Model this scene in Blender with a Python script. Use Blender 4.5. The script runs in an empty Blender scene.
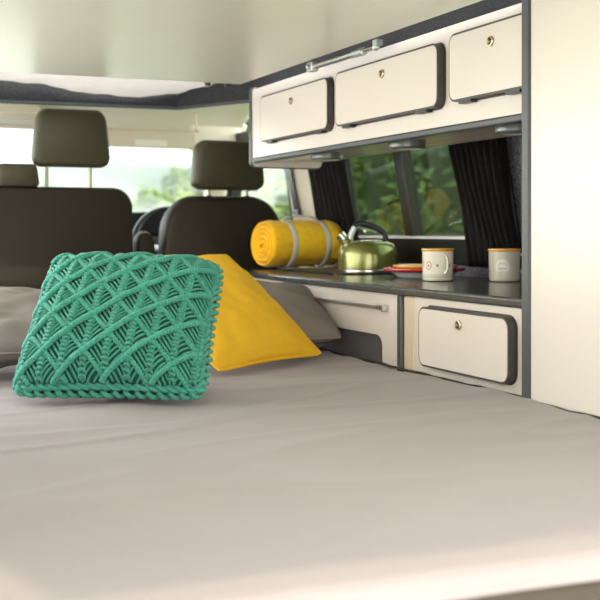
import bpy, bmesh, math, random
from mathutils import Vector, noise, Matrix
random.seed(7)
C = bpy.context.scene
COL = C.collection
H = 0.858                      # height of the lens above the van floor
# ------------------------------------------------------------------ camera, light, exposure
F = 1147.0
YAW = math.atan2(480, F)
cd = bpy.data.cameras.new('camera'); cam = bpy.data.objects.new('camera', cd); COL.objects.link(cam)
cam.location = (0, 0, H); cam.rotation_euler = (math.pi/2, 0, -YAW)
cd.sensor_width = 36; cd.lens = F/600*36; cd.shift_y = -70/600
cd.clip_start = .05; cd.clip_end = 300
cd.dof.use_dof = True; cd.dof.focus_distance = 2.75; cd.dof.aperture_fstop = 5.0
C.camera = cam
w = bpy.data.worlds.new('sky'); C.world = w; w.use_nodes = True
wn = w.node_tree.nodes; wl = w.node_tree.links
bg = wn['Background']
tc = wn.new('ShaderNodeTexCoord'); sep = wn.new('ShaderNodeSeparateXYZ'); cr = wn.new('ShaderNodeValToRGB')
mr = wn.new('ShaderNodeMapRange'); mr.inputs['From Min'].default_value = -.2; mr.inputs['From Max'].default_value = 1.0
mr.inputs['To Min'].default_value = 2.2; mr.inputs['To Max'].default_value = 3.9     # brighter sky ahead of the van
wl.new(sep.outputs['Y'], mr.inputs['Value']); wl.new(mr.outputs[0], bg.inputs[1])
wl.new(tc.outputs['Generated'], sep.inputs[0]); wl.new(sep.outputs['Z'], cr.inputs[0]); wl.new(cr.outputs[0], bg.inputs[0])
cr.color_ramp.elements[0].position = 0.0; cr.color_ramp.elements[0].color = (1, .97, .90, 1)
cr.color_ramp.elements[1].position = .8; cr.color_ramp.elements[1].color = (.80, .88, 1, 1)
bg.inputs[1].default_value = 2.3
sd = bpy.data.lights.new('sun', 'SUN'); sun = bpy.data.objects.new('sun', sd); COL.objects.link(sun)
sd.energy = 1.0; sd.angle = math.radians(1.0); sd.color = (1, .88, .58)
sun.rotation_euler = Vector((.12, .62, -.775)).to_track_quat('-Z', 'Y').to_euler()
sun.location = (-2, -3, 8)
vs = C.view_settings
vs.view_transform = 'Standard'; vs.look = 'None'; vs.exposure = 1.22; vs.gamma = 1; vs.use_curve_mapping = False
C.cycles.use_denoising = True
C.cycles.max_bounces = 12; C.cycles.diffuse_bounces = 6; C.cycles.transparent_max_bounces = 16
C.cycles.sample_clamp_indirect = 8; C.cycles.caustics_reflective = False; C.cycles.caustics_refractive = False

# ------------------------------------------------------------------ materials
def mat(name, col, rough=.6, metal=0, bump=0, scale=200, var=0, vscale=8, kind='noise', spec=.5, coat=0, sheen=0, stretch=None, transl=0):
    m = bpy.data.materials.new(name); m.use_nodes = True
    n, l = m.node_tree.nodes, m.node_tree.links
    b = n['Principled BSDF']
    b.inputs['Base Color'].default_value = (*col, 1); b.inputs['Roughness'].default_value = rough
    b.inputs['Metallic'].default_value = metal; b.inputs['Specular IOR Level'].default_value = spec
    b.inputs['Coat Weight'].default_value = coat; b.inputs['Sheen Weight'].default_value = sheen
    t = n.new('ShaderNodeTexCoord'); mp = n.new('ShaderNodeMapping'); l.new(t.outputs['Object'], mp.inputs[0])
    if stretch: mp.inputs['Scale'].default_value = stretch
    if var:
        a = n.new('ShaderNodeTexNoise'); a.inputs['Scale'].default_value = vscale; a.inputs['Detail'].default_value = 4
        l.new(mp.outputs[0], a.inputs[0])
        r = n.new('ShaderNodeValToRGB'); l.new(a.outputs[0], r.inputs[0])
        r.color_ramp.elements[0].position = .3; r.color_ramp.elements[1].position = .7
        r.color_ramp.elements[0].color = (*[c*(1-var) for c in col], 1)
        r.color_ramp.elements[1].color = (*[min(1, c*(1+var)) for c in col], 1)
        l.new(r.outputs[0], b.inputs['Base Color'])
    if bump:
        if kind == 'weave':
            x = n.new('ShaderNodeTexWave'); x.inputs['Scale'].default_value = scale; x.bands_direction = 'X'
            y = n.new('ShaderNodeTexWave'); y.inputs['Scale'].default_value = scale; y.bands_direction = 'Z'
            l.new(mp.outputs[0], x.inputs[0]); l.new(mp.outputs[0], y.inputs[0])
            s = n.new('ShaderNodeMath'); s.operation = 'MAXIMUM'; l.new(x.outputs[1], s.inputs[0]); l.new(y.outputs[1], s.inputs[1]); src = s.outputs[0]
        else:
            x = n.new('ShaderNodeTexNoise'); x.inputs['Scale'].default_value = scale; x.inputs['Detail'].default_value = 3
            l.new(mp.outputs[0], x.inputs[0]); src = x.outputs[0]
        bp = n.new('ShaderNodeBump'); bp.inputs['Strength'].default_value = bump; bp.inputs['Distance'].default_value = .002
        l.new(src, bp.inputs['Height']); l.new(bp.outputs[0], b.inputs['Normal'])
    if transl:
        tr = n.new('ShaderNodeBsdfTranslucent'); tr.inputs[0].default_value = (*col, 1)
        mx = n.new('ShaderNodeMixShader'); mx.inputs[0].default_value = transl
        l.new(b.outputs[0], mx.inputs[1]); l.new(tr.outputs[0], mx.inputs[2]); l.new(mx.outputs[0], n['Material Output'].inputs[0])
    return m
def glass(name, tint, refl=.12):
    m = bpy.data.materials.new(name); m.use_nodes = True
    n, l = m.node_tree.nodes, m.node_tree.links
    n.remove(n['Principled BSDF'])
    t = n.new('ShaderNodeBsdfTransparent'); t.inputs[0].default_value = (*tint, 1)
    g = n.new('ShaderNodeBsdfGlossy'); g.inputs['Roughness'].default_value = .02
    f = n.new('ShaderNodeFresnel'); f.inputs[0].default_value = 1.45
    k = n.new('ShaderNodeMath'); k.operation = 'MULTIPLY'; k.inputs[1].default_value = refl/.12
    mx = n.new('ShaderNodeMixShader')
    l.new(f.outputs[0], k.inputs[0]); l.new(k.outputs[0], mx.inputs[0]); l.new(t.outputs[0], mx.inputs[1]); l.new(g.outputs[0], mx.inputs[2])
    l.new(mx.outputs[0], n['Material Output'].inputs[0])
    return m
cream = mat('cream_laminate', (.70, .635, .575), .28, spec=.4)
edge = mat('grey_edging', (.052, .062, .066), .42)
doorband = mat('door_edge_band', (.055, .047, .043), .5)
worktop_m = mat('grey_worktop', (.062, .067, .068), .2, var=.12, vscale=60)
carpet = mat('grey_carpet_lining', (.020, .020, .022), .95, bump=1.0, scale=380, var=.85, vscale=200)
carpet_light = mat('grey_felt_lining', (.15, .14, .165), .95, bump=1.0, scale=300, var=.75, vscale=150)
board_m = mat('ceiling_board', (.74, .74, .62), .30, spec=.8, var=.02, vscale=3)
sheet_m = mat('grey_sheet', (.252, .209, .200), .85, bump=.12, scale=900, sheen=.15, var=.025, vscale=5)
side_m = mat('brown_mattress_side', (.045, .034, .022), .9, bump=.3, scale=600)
pillow_m = mat('taupe_pillowcase', (.20, .172, .150), .85, bump=.15, scale=900, var=.04, vscale=9)
teal = mat('teal_cord', (.036, .29, .205), .75, bump=.7, scale=700, sheen=.2, var=.12, vscale=90)
teal_shaded = mat('teal_liner_shaded', (.007, .075, .055), .9, bump=.3, scale=500)  # liner colour darkened to hold the shade in the gaps between cords
yellow = mat('yellow_cotton', (1.0, .57, .035), .9, bump=.5, scale=170, kind='weave', spec=.15, var=.03, vscale=14)
fleece = mat('yellow_fleece', (1.0, .53, .02), .95, bump=1.0, scale=260, sheen=.15, spec=.15, var=.11, vscale=55)
strap_m = mat('grey_webbing', (.66, .60, .50), .7, bump=.4, scale=500)
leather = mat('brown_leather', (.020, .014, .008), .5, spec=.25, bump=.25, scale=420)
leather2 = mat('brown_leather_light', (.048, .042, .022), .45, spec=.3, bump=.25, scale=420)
piping_m = mat('seat_piping', (.03, .026, .018), .4)
brass = mat('brass_lock', (.55, .45, .30), .35, 1)
chrome = mat('chrome', (.75, .72, .66), .2, 1)
post_m = mat('satin_steel_post', (.30, .27, .20), .4, 1)
alu = mat('aluminium', (.62, .62, .58), .35, 1)
zinc = mat('zinc_plated_steel', (.50, .56, .54), .4, .8)
black = mat('black_plastic', (.012, .012, .012), .35)
dash_m = mat('dark_dashboard', (.06, .06, .06), .6, bump=.3, scale=300)
headl = mat('cream_headliner', (.93, .88, .75), .9)
trim_m = mat('cream_trim', (.72, .64, .50), .6)
white_p = mat('white_plastic', (.8, .78, .74), .4)
curtain_m = mat('black_curtain', (.010, .008, .008), .8, spec=.2, bump=.3, scale=500)
kettle_m = mat('olive_enamel', (.25, .26, .07), .24, .55, coat=.6)
enamel_cream = mat('cream_enamel', (.95, .90, .76), .2, coat=.5)
enamel_grey = mat('greige_enamel', (.72, .66, .54), .22, coat=.5)
enamel_white = mat('white_enamel', (.85, .83, .78), .2, coat=.5)
enamel_red = mat('red_enamel', (.62, .02, .03), .2, coat=.5)
rim_yellow = mat('yellow_enamel_rim', (.80, .36, .03), .25, coat=.5)
print_red = mat('faded_red_print', (.55, .22, .16), .4)
print_gold = mat('gold_print', (.60, .36, .10), .4)
print_blue = mat('pale_blue_print', (.42, .50, .48), .4)
wood_m = mat('beige_underside', (.90, .79, .66), .14, var=.18, vscale=14, stretch=(1, .15, 1))
tamb = mat('grey_ribbed_plastic', (.13, .12, .12), .6)
canvas = mat('pale_canvas', (.52, .47, .42), .8, bump=.4, scale=60, transl=.22, var=.12, vscale=10)
body_m = mat('white_bodywork', (.75, .75, .72), .3, coat=.4)
floor_m = mat('van_floor_vinyl', (.16, .14, .12), .6, var=.1, vscale=20)
conc = mat('pale_gravel', (.80, .77, .68), .95, bump=.5, scale=60, var=.12, vscale=3)
grass = mat('grass_ground', (.16, .22, .06), .95, bump=.6, scale=80, var=.3, vscale=2)
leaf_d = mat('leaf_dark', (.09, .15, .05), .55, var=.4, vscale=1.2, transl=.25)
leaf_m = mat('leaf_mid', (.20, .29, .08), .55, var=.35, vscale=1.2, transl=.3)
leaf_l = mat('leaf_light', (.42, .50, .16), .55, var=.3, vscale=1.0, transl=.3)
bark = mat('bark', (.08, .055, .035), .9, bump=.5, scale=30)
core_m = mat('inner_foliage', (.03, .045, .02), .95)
render_m = mat('pale_render', (.42, .47, .43), .9, var=.04, vscale=1)
tile_m = mat('slate_roof', (.62, .62, .64), .7)
tint = glass('tinted_glass', (.62, .68, .58), .07)
clear = glass('clear_glass', (.93, .97, .95), .05)
lens_m = mat('frosted_lens', (.42, .42, .38), .25)
puck_m = mat('puck_grey', (.16, .175, .165), .35, .5)

# ------------------------------------------------------------------ mesh helpers
class M:
    def __init__(s): s.b = bmesh.new(); s.mi = 0
    def face(s, vs):
        try:
            f = s.b.faces.new(vs); f.material_index = s.mi; return f
        except ValueError: return None
    def box(s, x0, x1, y0, y1, z0, z1):
        v = [s.b.verts.new((x, y, z)) for x in (x0, x1) for y in (y0, y1) for z in (z0, z1)]
        for q in ((0,1,3,2),(4,6,7,5),(0,4,5,1),(2,3,7,6),(0,2,6,4),(1,5,7,3)): s.face([v[i] for i in q])
        return s
    def prism(s, pts, ax, lo, hi):          # pts: outline in the two other axes, extruded along ax
        def mk(a, b, c): return {'x': (c, a, b), 'y': (a, c, b), 'z': (a, b, c)}[ax]
        lo_f = lo if callable(lo) else (lambda a, b: lo); hi_f = hi if callable(hi) else (lambda a, b: hi)
        A = [s.b.verts.new(mk(a, b, lo_f(a, b))) for a, b in pts]; B = [s.b.verts.new(mk(a, b, hi_f(a, b))) for a, b in pts]
        n = len(pts); s.face(A[::-1]); s.face(B)
        for i in range(n): s.face([A[i], A[(i+1) % n], B[(i+1) % n], B[i]])
        return s
    def ringprism(s, out, inn, ax, lo, hi): # outline with a hole of equal point count
        def mk(a, b, c): return {'x': (c, a, b), 'y': (a, c, b), 'z': (a, b, c)}[ax]
        lo_f = lo if callable(lo) else (lambda a, b: lo); hi_f = hi if callable(hi) else (lambda a, b: hi)
        g = [[s.b.verts.new(mk(a, b, f(a, b))) for a, b in o] for o, f in ((out, lo_f), (inn, lo_f), (out, hi_f), (inn, hi_f))]
        n = len(out)
        for i in range(n):
            j = (i+1) % n
            s.face([g[0][i], g[0][j], g[1][j], g[1][i]]); s.face([g[2][i], g[3][i], g[3][j], g[2][j]])
            s.face([g[0][i], g[2][i], g[2][j], g[0][j]]); s.face([g[1][i], g[1][j], g[3][j], g[3][i]])
        return s
    def tube(s, pts, r, k=8, closed=False, flat=None):
        pts = [Vector(p) for p in pts]; n = len(pts); rings = []; N = None
        for i, p in enumerate(pts):
            if closed: t = pts[(i+1) % n]-pts[i-1]
            else: t = pts[min(i+1, n-1)]-pts[max(i-1, 0)]
            if t.length < 1e-9: t = Vector((0, 0, 1))
            t.normalize()
            if N is None:
                N = t.orthogonal().normalized()
                if flat is not None:
                    q = Vector(flat)-t*t.dot(Vector(flat)); N = q.normalized()
            else:
                q = N-t*t.dot(N); N = q.normalized() if q.length > 1e-6 else t.orthogonal().normalized()
            B = t.cross(N); rr = r[i] if isinstance(r, (list, tuple)) else r
            ra, rb = rr if isinstance(rr, tuple) else (rr, rr)
            rings.append([s.b.verts.new(p+N*ra*math.cos(2*math.pi*j/k)+B*rb*math.sin(2*math.pi*j/k)) for j in range(k)])
        for i in range(n if closed else n-1):
            a, b = rings[i], rings[(i+1) % n]
            for j in range(k): s.face([a[j], a[(j+1) % k], b[(j+1) % k], b[j]])
        if not closed: s.face(rings[0][::-1]); s.face(rings[-1])
        return s
    def cyl(s, p0, p1, r, k=20, r2=None): return s.tube([p0, p1], [r, r if r2 is None else r2], k)
    def lathe(s, prof, c, ax=(0, 0, 1), k=40, a0=0, a1=2*math.pi):
        ax = Vector(ax).normalized(); c = Vector(c); u = ax.orthogonal().normalized() if abs(ax.z) < .99 else Vector((1, 0, 0)); v = ax.cross(u)
        full = abs(a1-a0-2*math.pi) < 1e-6; m = k if full else k+1; rings = []
        for r, h in prof:
            if r < 1e-6: rings.append([s.b.verts.new(c+ax*h)])
            else: rings.append([s.b.verts.new(c+ax*h+(u*math.cos(a0+(a1-a0)*j/k)+v*math.sin(a0+(a1-a0)*j/k))*r) for j in range(m)])
        for a, b in zip(rings, rings[1:]):
            for j in range(k):
                jj = (j+1) % m
                if len(a) == 1 and len(b) == 1: continue
                if len(a) == 1: s.face([a[0], b[jj], b[j]])
                elif len(b) == 1: s.face([a[j], a[jj], b[0]])
                else: s.face([a[j], a[jj], b[jj], b[j]])
        return s
    def ball(s, c, r, k=12, m=8):
        r = r if isinstance(r, tuple) else (r, r, r); c = Vector(c); rows = []
        for i in range(m+1):
            t = math.pi*i/m
            if i in (0, m): rows.append([s.b.verts.new(c+Vector((0, 0, r[2]*math.cos(t))))])
            else: rows.append([s.b.verts.new(c+Vector((r[0]*math.sin(t)*math.cos(2*math.pi*j/k), r[1]*math.sin(t)*math.sin(2*math.pi*j/k), r[2]*math.cos(t)))) for j in range(k)])
        for a, b in zip(rows, rows[1:]):
            for j in range(k):
                jj = (j+1) % k
                if len(a) == 1: s.face([a[0], b[j], b[jj]])
                elif len(b) == 1: s.face([a[j], b[0], a[jj]])
                else: s.face([a[j], b[j], b[jj], a[jj]])
        return s
    def grid(s, fn, nu, nv, wrap=False):
        g = [[s.b.verts.new(fn(i/nu, j/nv)) for j in range(nv+1)] for i in range(nu+1)]
        for i in range(nu):
            for j in range(nv): s.face([g[i][j], g[i+1][j], g[i+1][j+1], g[i][j+1]])
        return s
def rrect(a0, a1, b0, b1, r, n=6, corners=(1, 1, 1, 1)):   # corners: a0b0, a1b0, a1b1, a0b1
    out = []
    for (a, b, s0, on) in ((a0+r, b0+r, 180, corners[0]), (a1-r, b0+r, 270, corners[1]), (a1-r, b1-r, 0, corners[2]), (a0+r, b1-r, 90, corners[3])):
        for i in range(n+1):
            t = math.radians(s0+90*i/n)
            if on: out.append((a+r*math.cos(t), b+r*math.sin(t)))
            else:
                k = 1/max(abs(math.cos(t)), abs(math.sin(t))); out.append((a+r*math.cos(t)*k, b+r*math.sin(t)*k))
    return out
ORG = {}
def O(name, m, mats, parent=None, origin=(0, 0, 0), bev=0, seg=2, smooth=True, sub=0, ang=35, solid=0, recalc=True):
    org = ORG[parent.name] if parent is not None else Vector(origin)
    if recalc: bmesh.ops.recalc_face_normals(m.b, faces=m.b.faces)
    for v in m.b.verts: v.co -= org
    me = bpy.data.meshes.new(name); m.b.to_mesh(me); m.b.free()
    for q in (mats if isinstance(mats, (list, tuple)) else [mats]): me.materials.append(q)
    for p in me.polygons: p.use_smooth = smooth
    if smooth: me.set_sharp_from_angle(angle=math.radians(ang))
    o = bpy.data.objects.new(name, me); COL.objects.link(o)
    if parent is not None: o.parent = parent
    else: o.location = (org.x, org.y, org.z+H)
    ORG[o.name] = org
    if solid:
        x = o.modifiers.new('thickness', 'SOLIDIFY'); x.thickness = solid; x.offset = 0
    if bev:
        x = o.modifiers.new('edge', 'BEVEL'); x.width = bev; x.segments = seg; x.limit_method = 'ANGLE'; x.angle_limit = math.radians(40)
    if sub:
        x = o.modifiers.new('smooth', 'SUBSURF'); x.levels = sub; x.render_levels = sub
    return o
def T(name, label, cat, origin, group=None):
    o = bpy.data.objects.new(name, None); COL.objects.link(o); o.empty_display_size = .05
    org = Vector(origin); o.location = (org.x, org.y, org.z+H); ORG[o.name] = org
    return tag(o, label, cat, group)
def tag(o, label=None, cat=None, group=None, kind=None):
    if label: o['label'] = label
    if cat: o['category'] = cat
    if group: o['group'] = group
    if kind: o['kind'] = kind
    return o
def S(name, m, mats, **k):
    o = O(name, m, mats, **k); o['kind'] = 'structure'; return o
def dup(root, delta, label):
    def cp(o, par):
        c = o.copy(); COL.objects.link(c); c.parent = par
        for ch in [x for x in bpy.data.objects if x.parent == o]: cp(ch, c)
        return c
    c = cp(root, None); c.location = Vector(root.location)+Vector(delta); c['label'] = label
    ORG[c.name] = ORG[root.name]+Vector(delta)
    return c
def wx(z): return 1.93-.18*(z+.15)          # inner face of the side wall leans inwards
FLOOR = -.858
BED = -.358
CT = -.148

# ------------------------------------------------------------------ ground and van shell
S('ground', M().box(-60, 60, -30, 110, FLOOR-.75, FLOOR-.45), conc, origin=(0, 0, FLOOR-.45))
S('lawn_ground', M().box(3.0, 40, -12, 70, FLOOR-.45, FLOOR-.43), grass, origin=(3, 0, FLOOR-.45))
S('floor', M().box(.02, 1.98, .95, 5.9, FLOOR-.06, FLOOR), floor_m, origin=(1, 3, FLOOR))
# right wall of the living area with the window opening
WY0, WY1, WZ0, WZ1 = 2.90, 4.02, -.03, .31
def side(y0, y1, z0, z1, th=.035): 
    m = M(); m.prism([(y0, z0), (y1, z0), (y1, z1), (y0, z1)], 'x', lambda a, b: wx(b), lambda a, b: wx(b)+th); return m
m = M(); m.ringprism([(.85, -.60), (4.25, -.60), (4.25, .36), (.85, .36)], [(WY0, WZ0), (WY1, WZ0), (WY1, WZ1), (WY0, WZ1)], 'x', lambda a, b: wx(b), lambda a, b: wx(b)+.04)
m.prism([(.85, -.60), (4.25, -.60), (4.25, FLOOR), (.85, FLOOR)][::-1], 'x', 1.98, 2.02)
m.prism([(wx(.36), .36), (wx(.36)+.04, .36), (1.70, .58), (1.66, .56)], 'y', .85, 4.25)
S('wall_right', m, carpet_light, origin=(1.98, 2.5, FLOOR), smooth=False)
# window with two panes, sliding divider and black frame
win = T('window_1', None, None, (wx(-.03), 3.4, -.03)); win['kind'] = 'structure'; 
for k in ('label', 'category'):
    if k in win: del win[k]
m = M(); m.ringprism([(WY0-.03, WZ0-.085), (WY1+.03, WZ0-.085), (WY1+.03, WZ1+.02), (WY0-.03, WZ1+.02)], [(WY0+.01, WZ0+.012), (WY1-.01, WZ0+.012), (WY1-.01, WZ1-.01), (WY0+.01, WZ1-.01)], 'x', lambda a, b: wx(b)-.012, lambda a, b: wx(b)+.03)
O('window_frame', m, black, win, bev=.004, smooth=False)
m = M(); m.prism([(3.495, WZ0+.005), (3.56, WZ0+.005), (3.56, WZ1), (3.495, WZ1)], 'x', lambda a, b: wx(b)-.018, lambda a, b: wx(b)+.024)
O('window_divider', m, black, win, bev=.003, smooth=False)
m = M(); m.prism([(WY0, WZ0+.0), (WY1, WZ0+.0), (WY1, WZ0+.009), (WY0, WZ0+.009)], 'x', lambda a, b: wx(b)-.020, lambda a, b: wx(b)-.010)
O('window_sill', m, white_p, win, bev=.001)
for a, b in ((WY0, 3.52), (3.53, WY1)):
    m = M(); m.prism([(a, WZ0+.008), (b, WZ0+.008), (b, WZ1), (a, WZ1)], 'x', lambda p, q: wx(q)+.010, lambda p, q: wx(q)+.014)
    O('window_pane', m, tint, win, smooth=False)
# ceiling : smooth board of the raised roof bed, reaching to the cab
m = M(); m.box(-.06, 1.335, .74, 3.715, .50, .525)
S('ceiling', m, board_m, origin=(.6, 2.2, .5), bev=.004)
# carpeted lining between board and lockers, and along the roof opening
m = M(); m.box(1.415, 1.66, .85, 3.80, .497, .62); m.box(1.28, 1.415, .85, 3.80, .60, .62)
S('trim_1', m, carpet, origin=(1.5, 2.2, .5), smooth=False)
m = M()
path = [(-.2, 4.19), (.592, 4.19), (1.244, 4.165), (1.40, 3.85), (1.425, 3.80)]
def offs(path, d):
    out = []
    for i, p in enumerate(path):
        a = Vector(path[max(i-1, 0)]); b = Vector(path[min(i+1, len(path)-1)]); t = (b-a).normalized(); out.append((p[0]-t.y*d, p[1]+t.x*d))
    return out
pp = path+offs(path, .05)[::-1]
m.prism(pp, 'z', .462, .545)
S('trim_2', m, carpet, origin=(1, 4.2, .46), smooth=False, bev=.004)
S('trim_7', M().box(1.44, 1.90, 3.81, 4.26, .54, .56), carpet, origin=(1.6, 4, .54), smooth=False)
m = M(); m.tube([(x, y-.004, .458) for x, y in path], .006, 8); S('trim_3', m, edge, origin=(1, 4.2, .45))
# cab headliner, windscreen header, pillars
m = M()
prof = [(4.21, .60), (4.6, .60), (4.92, .565), (5.12, .51), (5.20, .455), (5.26, .455), (5.26, .66), (4.21, .66)]
m.prism(prof, 'x', -.1, 1.86)
S('ceiling_cab', m, headl, origin=(1, 4.7, .53), ang=60)
def slab(p, q, wv, d):                     # a bar between p and q with width vector wv and depth vector d
    m = M(); p, q, wv, d = map(Vector, (p, q, wv, d))
    v = [m.b.verts.new(a+wv*i+d*j) for a in (p, q) for (i, j) in ((0, 0), (1, 0), (1, 1), (0, 1))]
    for f in ((3, 2, 1, 0), (4, 5, 6, 7), (0, 1, 5, 4), (1, 2, 6, 5), (2, 3, 7, 6), (3, 0, 4, 7)): m.face([v[i] for i in f])
    return m
S('trim_8', M().box(1.60, 1.86, 5.15, 5.19, .37, .52), headl, origin=(1.7, 5.17, .4), bev=.02, seg=3)
S('trim_4', slab((1.80, 5.16, .50), (1.84, 5.80, -.04), (.09, 0, 0), (0, .09, .03)), trim_m, origin=(1.8, 5.8, -.04), bev=.01)
S('trim_5', slab((-.02, 5.16, .50), (-.06, 5.80, -.04), (.09, 0, 0), (0, .09, .03)), trim_m, origin=(0, 5.8, -.04), bev=.01)
m = M(); v = [m.b.verts.new(p) for p in ((-.05, 5.80, -.02), (1.9, 5.80, -.02), (1.86, 5.24, .46), (-.02, 5.24, .46))]; m.face(v)
S('window_2', m, clear, origin=(1, 5.5, .2), solid=.004)
# B pillar, driver's door with its window
m = M(); m.prism([(4.26, FLOOR), (4.56, FLOOR), (4.56, -.1), (4.50, .5), (4.30, .5), (4.26, -.1)], 'x', lambda a, b: wx(b)-.03, lambda a, b: wx(b)+.05)
S('trim_6', m, trim_m, origin=(1.9, 4.4, FLOOR), bev=.012)
dr = T('door_1', None, None, (1.9, 4.6, FLOOR)); dr['kind'] = 'structure'
m = M(); m.ringprism([(4.57, -.78), (5.60, -.78), (5.30, .46), (4.57, .46)], [(4.64, -.02), (5.50, -.02), (5.24, .40), (4.60, .40)], 'x', lambda a, b: wx(b), lambda a, b: wx(b)+.06)
O('door_panel', m, black, dr, bev=.006)
m = M(); m.prism([(4.60, -.02), (5.50, -.02), (5.24, .40), (4.58, .40)], 'x', lambda a, b: wx(b)+.03, lambda a, b: wx(b)+.034)
O('window_pane', m, clear, dr, smooth=False)
# outer skin : wing below the windscreen and left flank (the sliding door stands open)
m = M(); m.box(-.12, 2.05, 5.86, 6.5, FLOOR-.2, -.22); S('wall_front', m, body_m, origin=(1, 6, FLOOR), bev=.08, seg=4)
m = M(); m.box(-.10, -.06, 4.25, 5.85, FLOOR, -.1); S('wall_left', m, trim_m, origin=(-.1, 5, FLOOR), bev=.01)

# unseen left rear quarter with its window, added to cut the light; in front of it the sliding door stands open
m = M(); m.ringprism([(.88, FLOOR), (2.35, FLOOR), (2.35, .62), (.88, .62)], [(1.15, -.03), (2.10, -.03), (2.10, .36), (1.15, .36)], 'x', -.14, -.09)
S('wall_left_rear', m, body_m, origin=(-.1, 1.6, FLOOR), smooth=False)
S('window_3', M().box(-.122, -.118, 1.15, 2.10, -.03, .36), tint, origin=(-.12, 1.6, 0), smooth=False)
# raised tailgate behind the lens
m = M(); m.prism([(.70, .56), (.70, .62), (-.06, 1.14), (-.06, 1.10)], 'x', -.02, 1.95)
tag(O('tailgate', m, body_m, origin=(1, .7, .58), bev=.01), 'white tailgate of the van standing open', 'tailgate')
S('ceiling_rear', M().box(-.1, 1.95, .68, .90, .60, .66), body_m, origin=(1, .8, .6))

# ------------------------------------------------------------------ tall cabinet on the right
t = T('tall_cabinet', 'tall plain cream cupboard at the end of the worktop, reaching from bed to ceiling', 'cabinet', (1.42, 1.5, FLOOR))
O('side_panel', M().box(1.376, 1.66, .90, 2.034, FLOOR+.001, .496), cream, t, bev=.002)
O('edge_strip', M().box(1.371, 1.42, 2.034, 2.063, FLOOR+.001, .496), edge, t, bev=.004)

# ------------------------------------------------------------------ upper locker with three doors
def latch(parent, y, z, x, k=1.0):
    m = M(); m.mi = 0
    m.lathe([(.0125*k, 0), (.0135*k, .002), (.0125*k, .0045), (.010*k, .005), (.0085*k, .003), (.0085*k, .001)], (x, y, z), (-1, 0, 0), 24)
    m.mi = 1; m.lathe([(.0085*k, .0012), (0, .0012)], (x, y, z), (-1, 0, 0), 24)
    m.mi = 0; m.lathe([(.005*k, .001), (.005*k, .006), (.003*k, .008), (0, .008)], (x, y+.002, z-.001), (-1, 0, 0), 16)
    return O('latch', m, [brass, black], parent)
def locker_door(parent, y0, y1, z0, z1, r, ly, lz, hinges, cn=(1, 1, 1, 1)):
    m = M(); m.prism(rrect(y0, y1, z0, z1, r, 8, cn), 'x', 1.3785, 1.3995)
    d = O('door', m, doorband, parent, ang=50)
    O('gap_outline', M().prism(rrect(y0-.0035, y1+.0035, z0-.0035, z1+.0035, r+.003, 8, cn), 'x', 1.3985, 1.4015), doorband, d, ang=50)  # dark ring added to draw the thin dark gap round the door
    m = M(); m.prism(rrect(y0+.004*cn[0], y1-.005, z0+.005, z1-.005, r-.005, 8, cn), 'x', 1.3772, 1.3786)
    O('door_face', m, cream, d, ang=50)
    latch(d, ly, lz, 1.3772, .88)
    for h in hinges:
        O('hinge', M().box(1.380, 1.399, h-.028, h+.028, z0-.007, z0+.001), black, d, bev=.001)
t = T('overhead_locker', 'long cream overhead locker with three flap doors above the worktop', 'cabinet', (1.5, 2.95, .235))
m = M(); m.box(1.400, 1.66, 2.065, 3.775, .252, .492)
O('carcass', m, cream, t, bev=.001)
m = M(); m.box(1.393, 1.412, 2.065, 3.76, .234, .252); O('light_pelmet', m, edge, t, bev=.005, seg=3)
m = M(); m.box(1.413, 1.655, 2.065, 3.77, .243, .2515); O('underside_panel', m, wood_m, t)
m = M(); m.prism(rrect(1.399, 1.665, .222, .503, .018, 6), 'y', 3.777, 3.797); O('end_panel', m, cream, t)
m = M(); m.ringprism(rrect(1.395, 1.668, .218, .506, .021, 6), rrect(1.400, 1.664, .223, .502, .017, 6), 'y', 3.779, 3.799); O('end_edging', m, edge, t)
locker_door(t, 3.085, 3.645, .297, .452, .026, 3.363, .409, (3.565, 3.16))
locker_door(t, 2.432, 3.030, .298, .455, .026, 2.726, .415, (2.96, 2.52))
locker_door(t, 2.069, 2.378, .302, .463, .026, 2.19, .420, (2.31, 2.11), (0, 1, 1, 0))
for i, (y, lab) in enumerate(((3.30, 'round grey spotlight under the locker near its far end, by the window curtain'), (2.77, 'round grey spotlight under the middle of the locker, above the mug with red print'), (2.235, 'round grey spotlight under the locker beside the tall cupboard'))):
    if i == 0:
        s0 = T('puck_light', lab, 'lamp', (1.475, y, .243), 'round spotlights under the overhead locker')
        m = M(); m.lathe([(0, 0), (.050, 0), (.051, -.004), (.050, -.018), (.046, -.022), (.040, -.0225)], (1.475, y, .243), (0, 0, 1), 40); O('housing', m, puck_m, s0)
        m = M(); m.lathe([(.040, -.0225), (.039, -.020), (0, -.0205)], (1.475, y, .243), (0, 0, 1), 40); O('lens', m, lens_m, s0)
    else: dup(s0, (0, y-3.30, 0), lab)

# ------------------------------------------------------------------ worktop and lower cabinets
front = [(1.386, 2.60), (1.384, 2.75), (1.390, 3.55), (1.405, 3.75), (1.45, 3.95), (1.53, 4.14), (1.56, 4.19), (1.62, 4.22)]
cx = [(1.395, 2.065), (1.390, 2.58)]+front+[(1.915, 4.22), (1.915, 2.065)]
m = M(); m.prism(cx[::-1], 'z', CT-.022, CT)
tag(O('worktop', m, worktop_m, origin=(1.6, 3.1, CT), bev=.006, seg=3, ang=40), 'long dark grey kitchen worktop under the side window', 'worktop')
tag(O('glass_hob_lid', M().prism(rrect(1.56, 1.86, 3.42, 3.93, .03), 'z', CT+.0005, CT+.006), black, origin=(1.7, 3.6, CT), bev=.001), 'flat black glass hob lid let into the worktop under the green kettle', 'hob')
t = T('base_cabinet', 'cream lower kitchen cabinet with latched flap door, beside the tall cupboard', 'cabinet', (1.6, 2.35, FLOOR))
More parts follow.
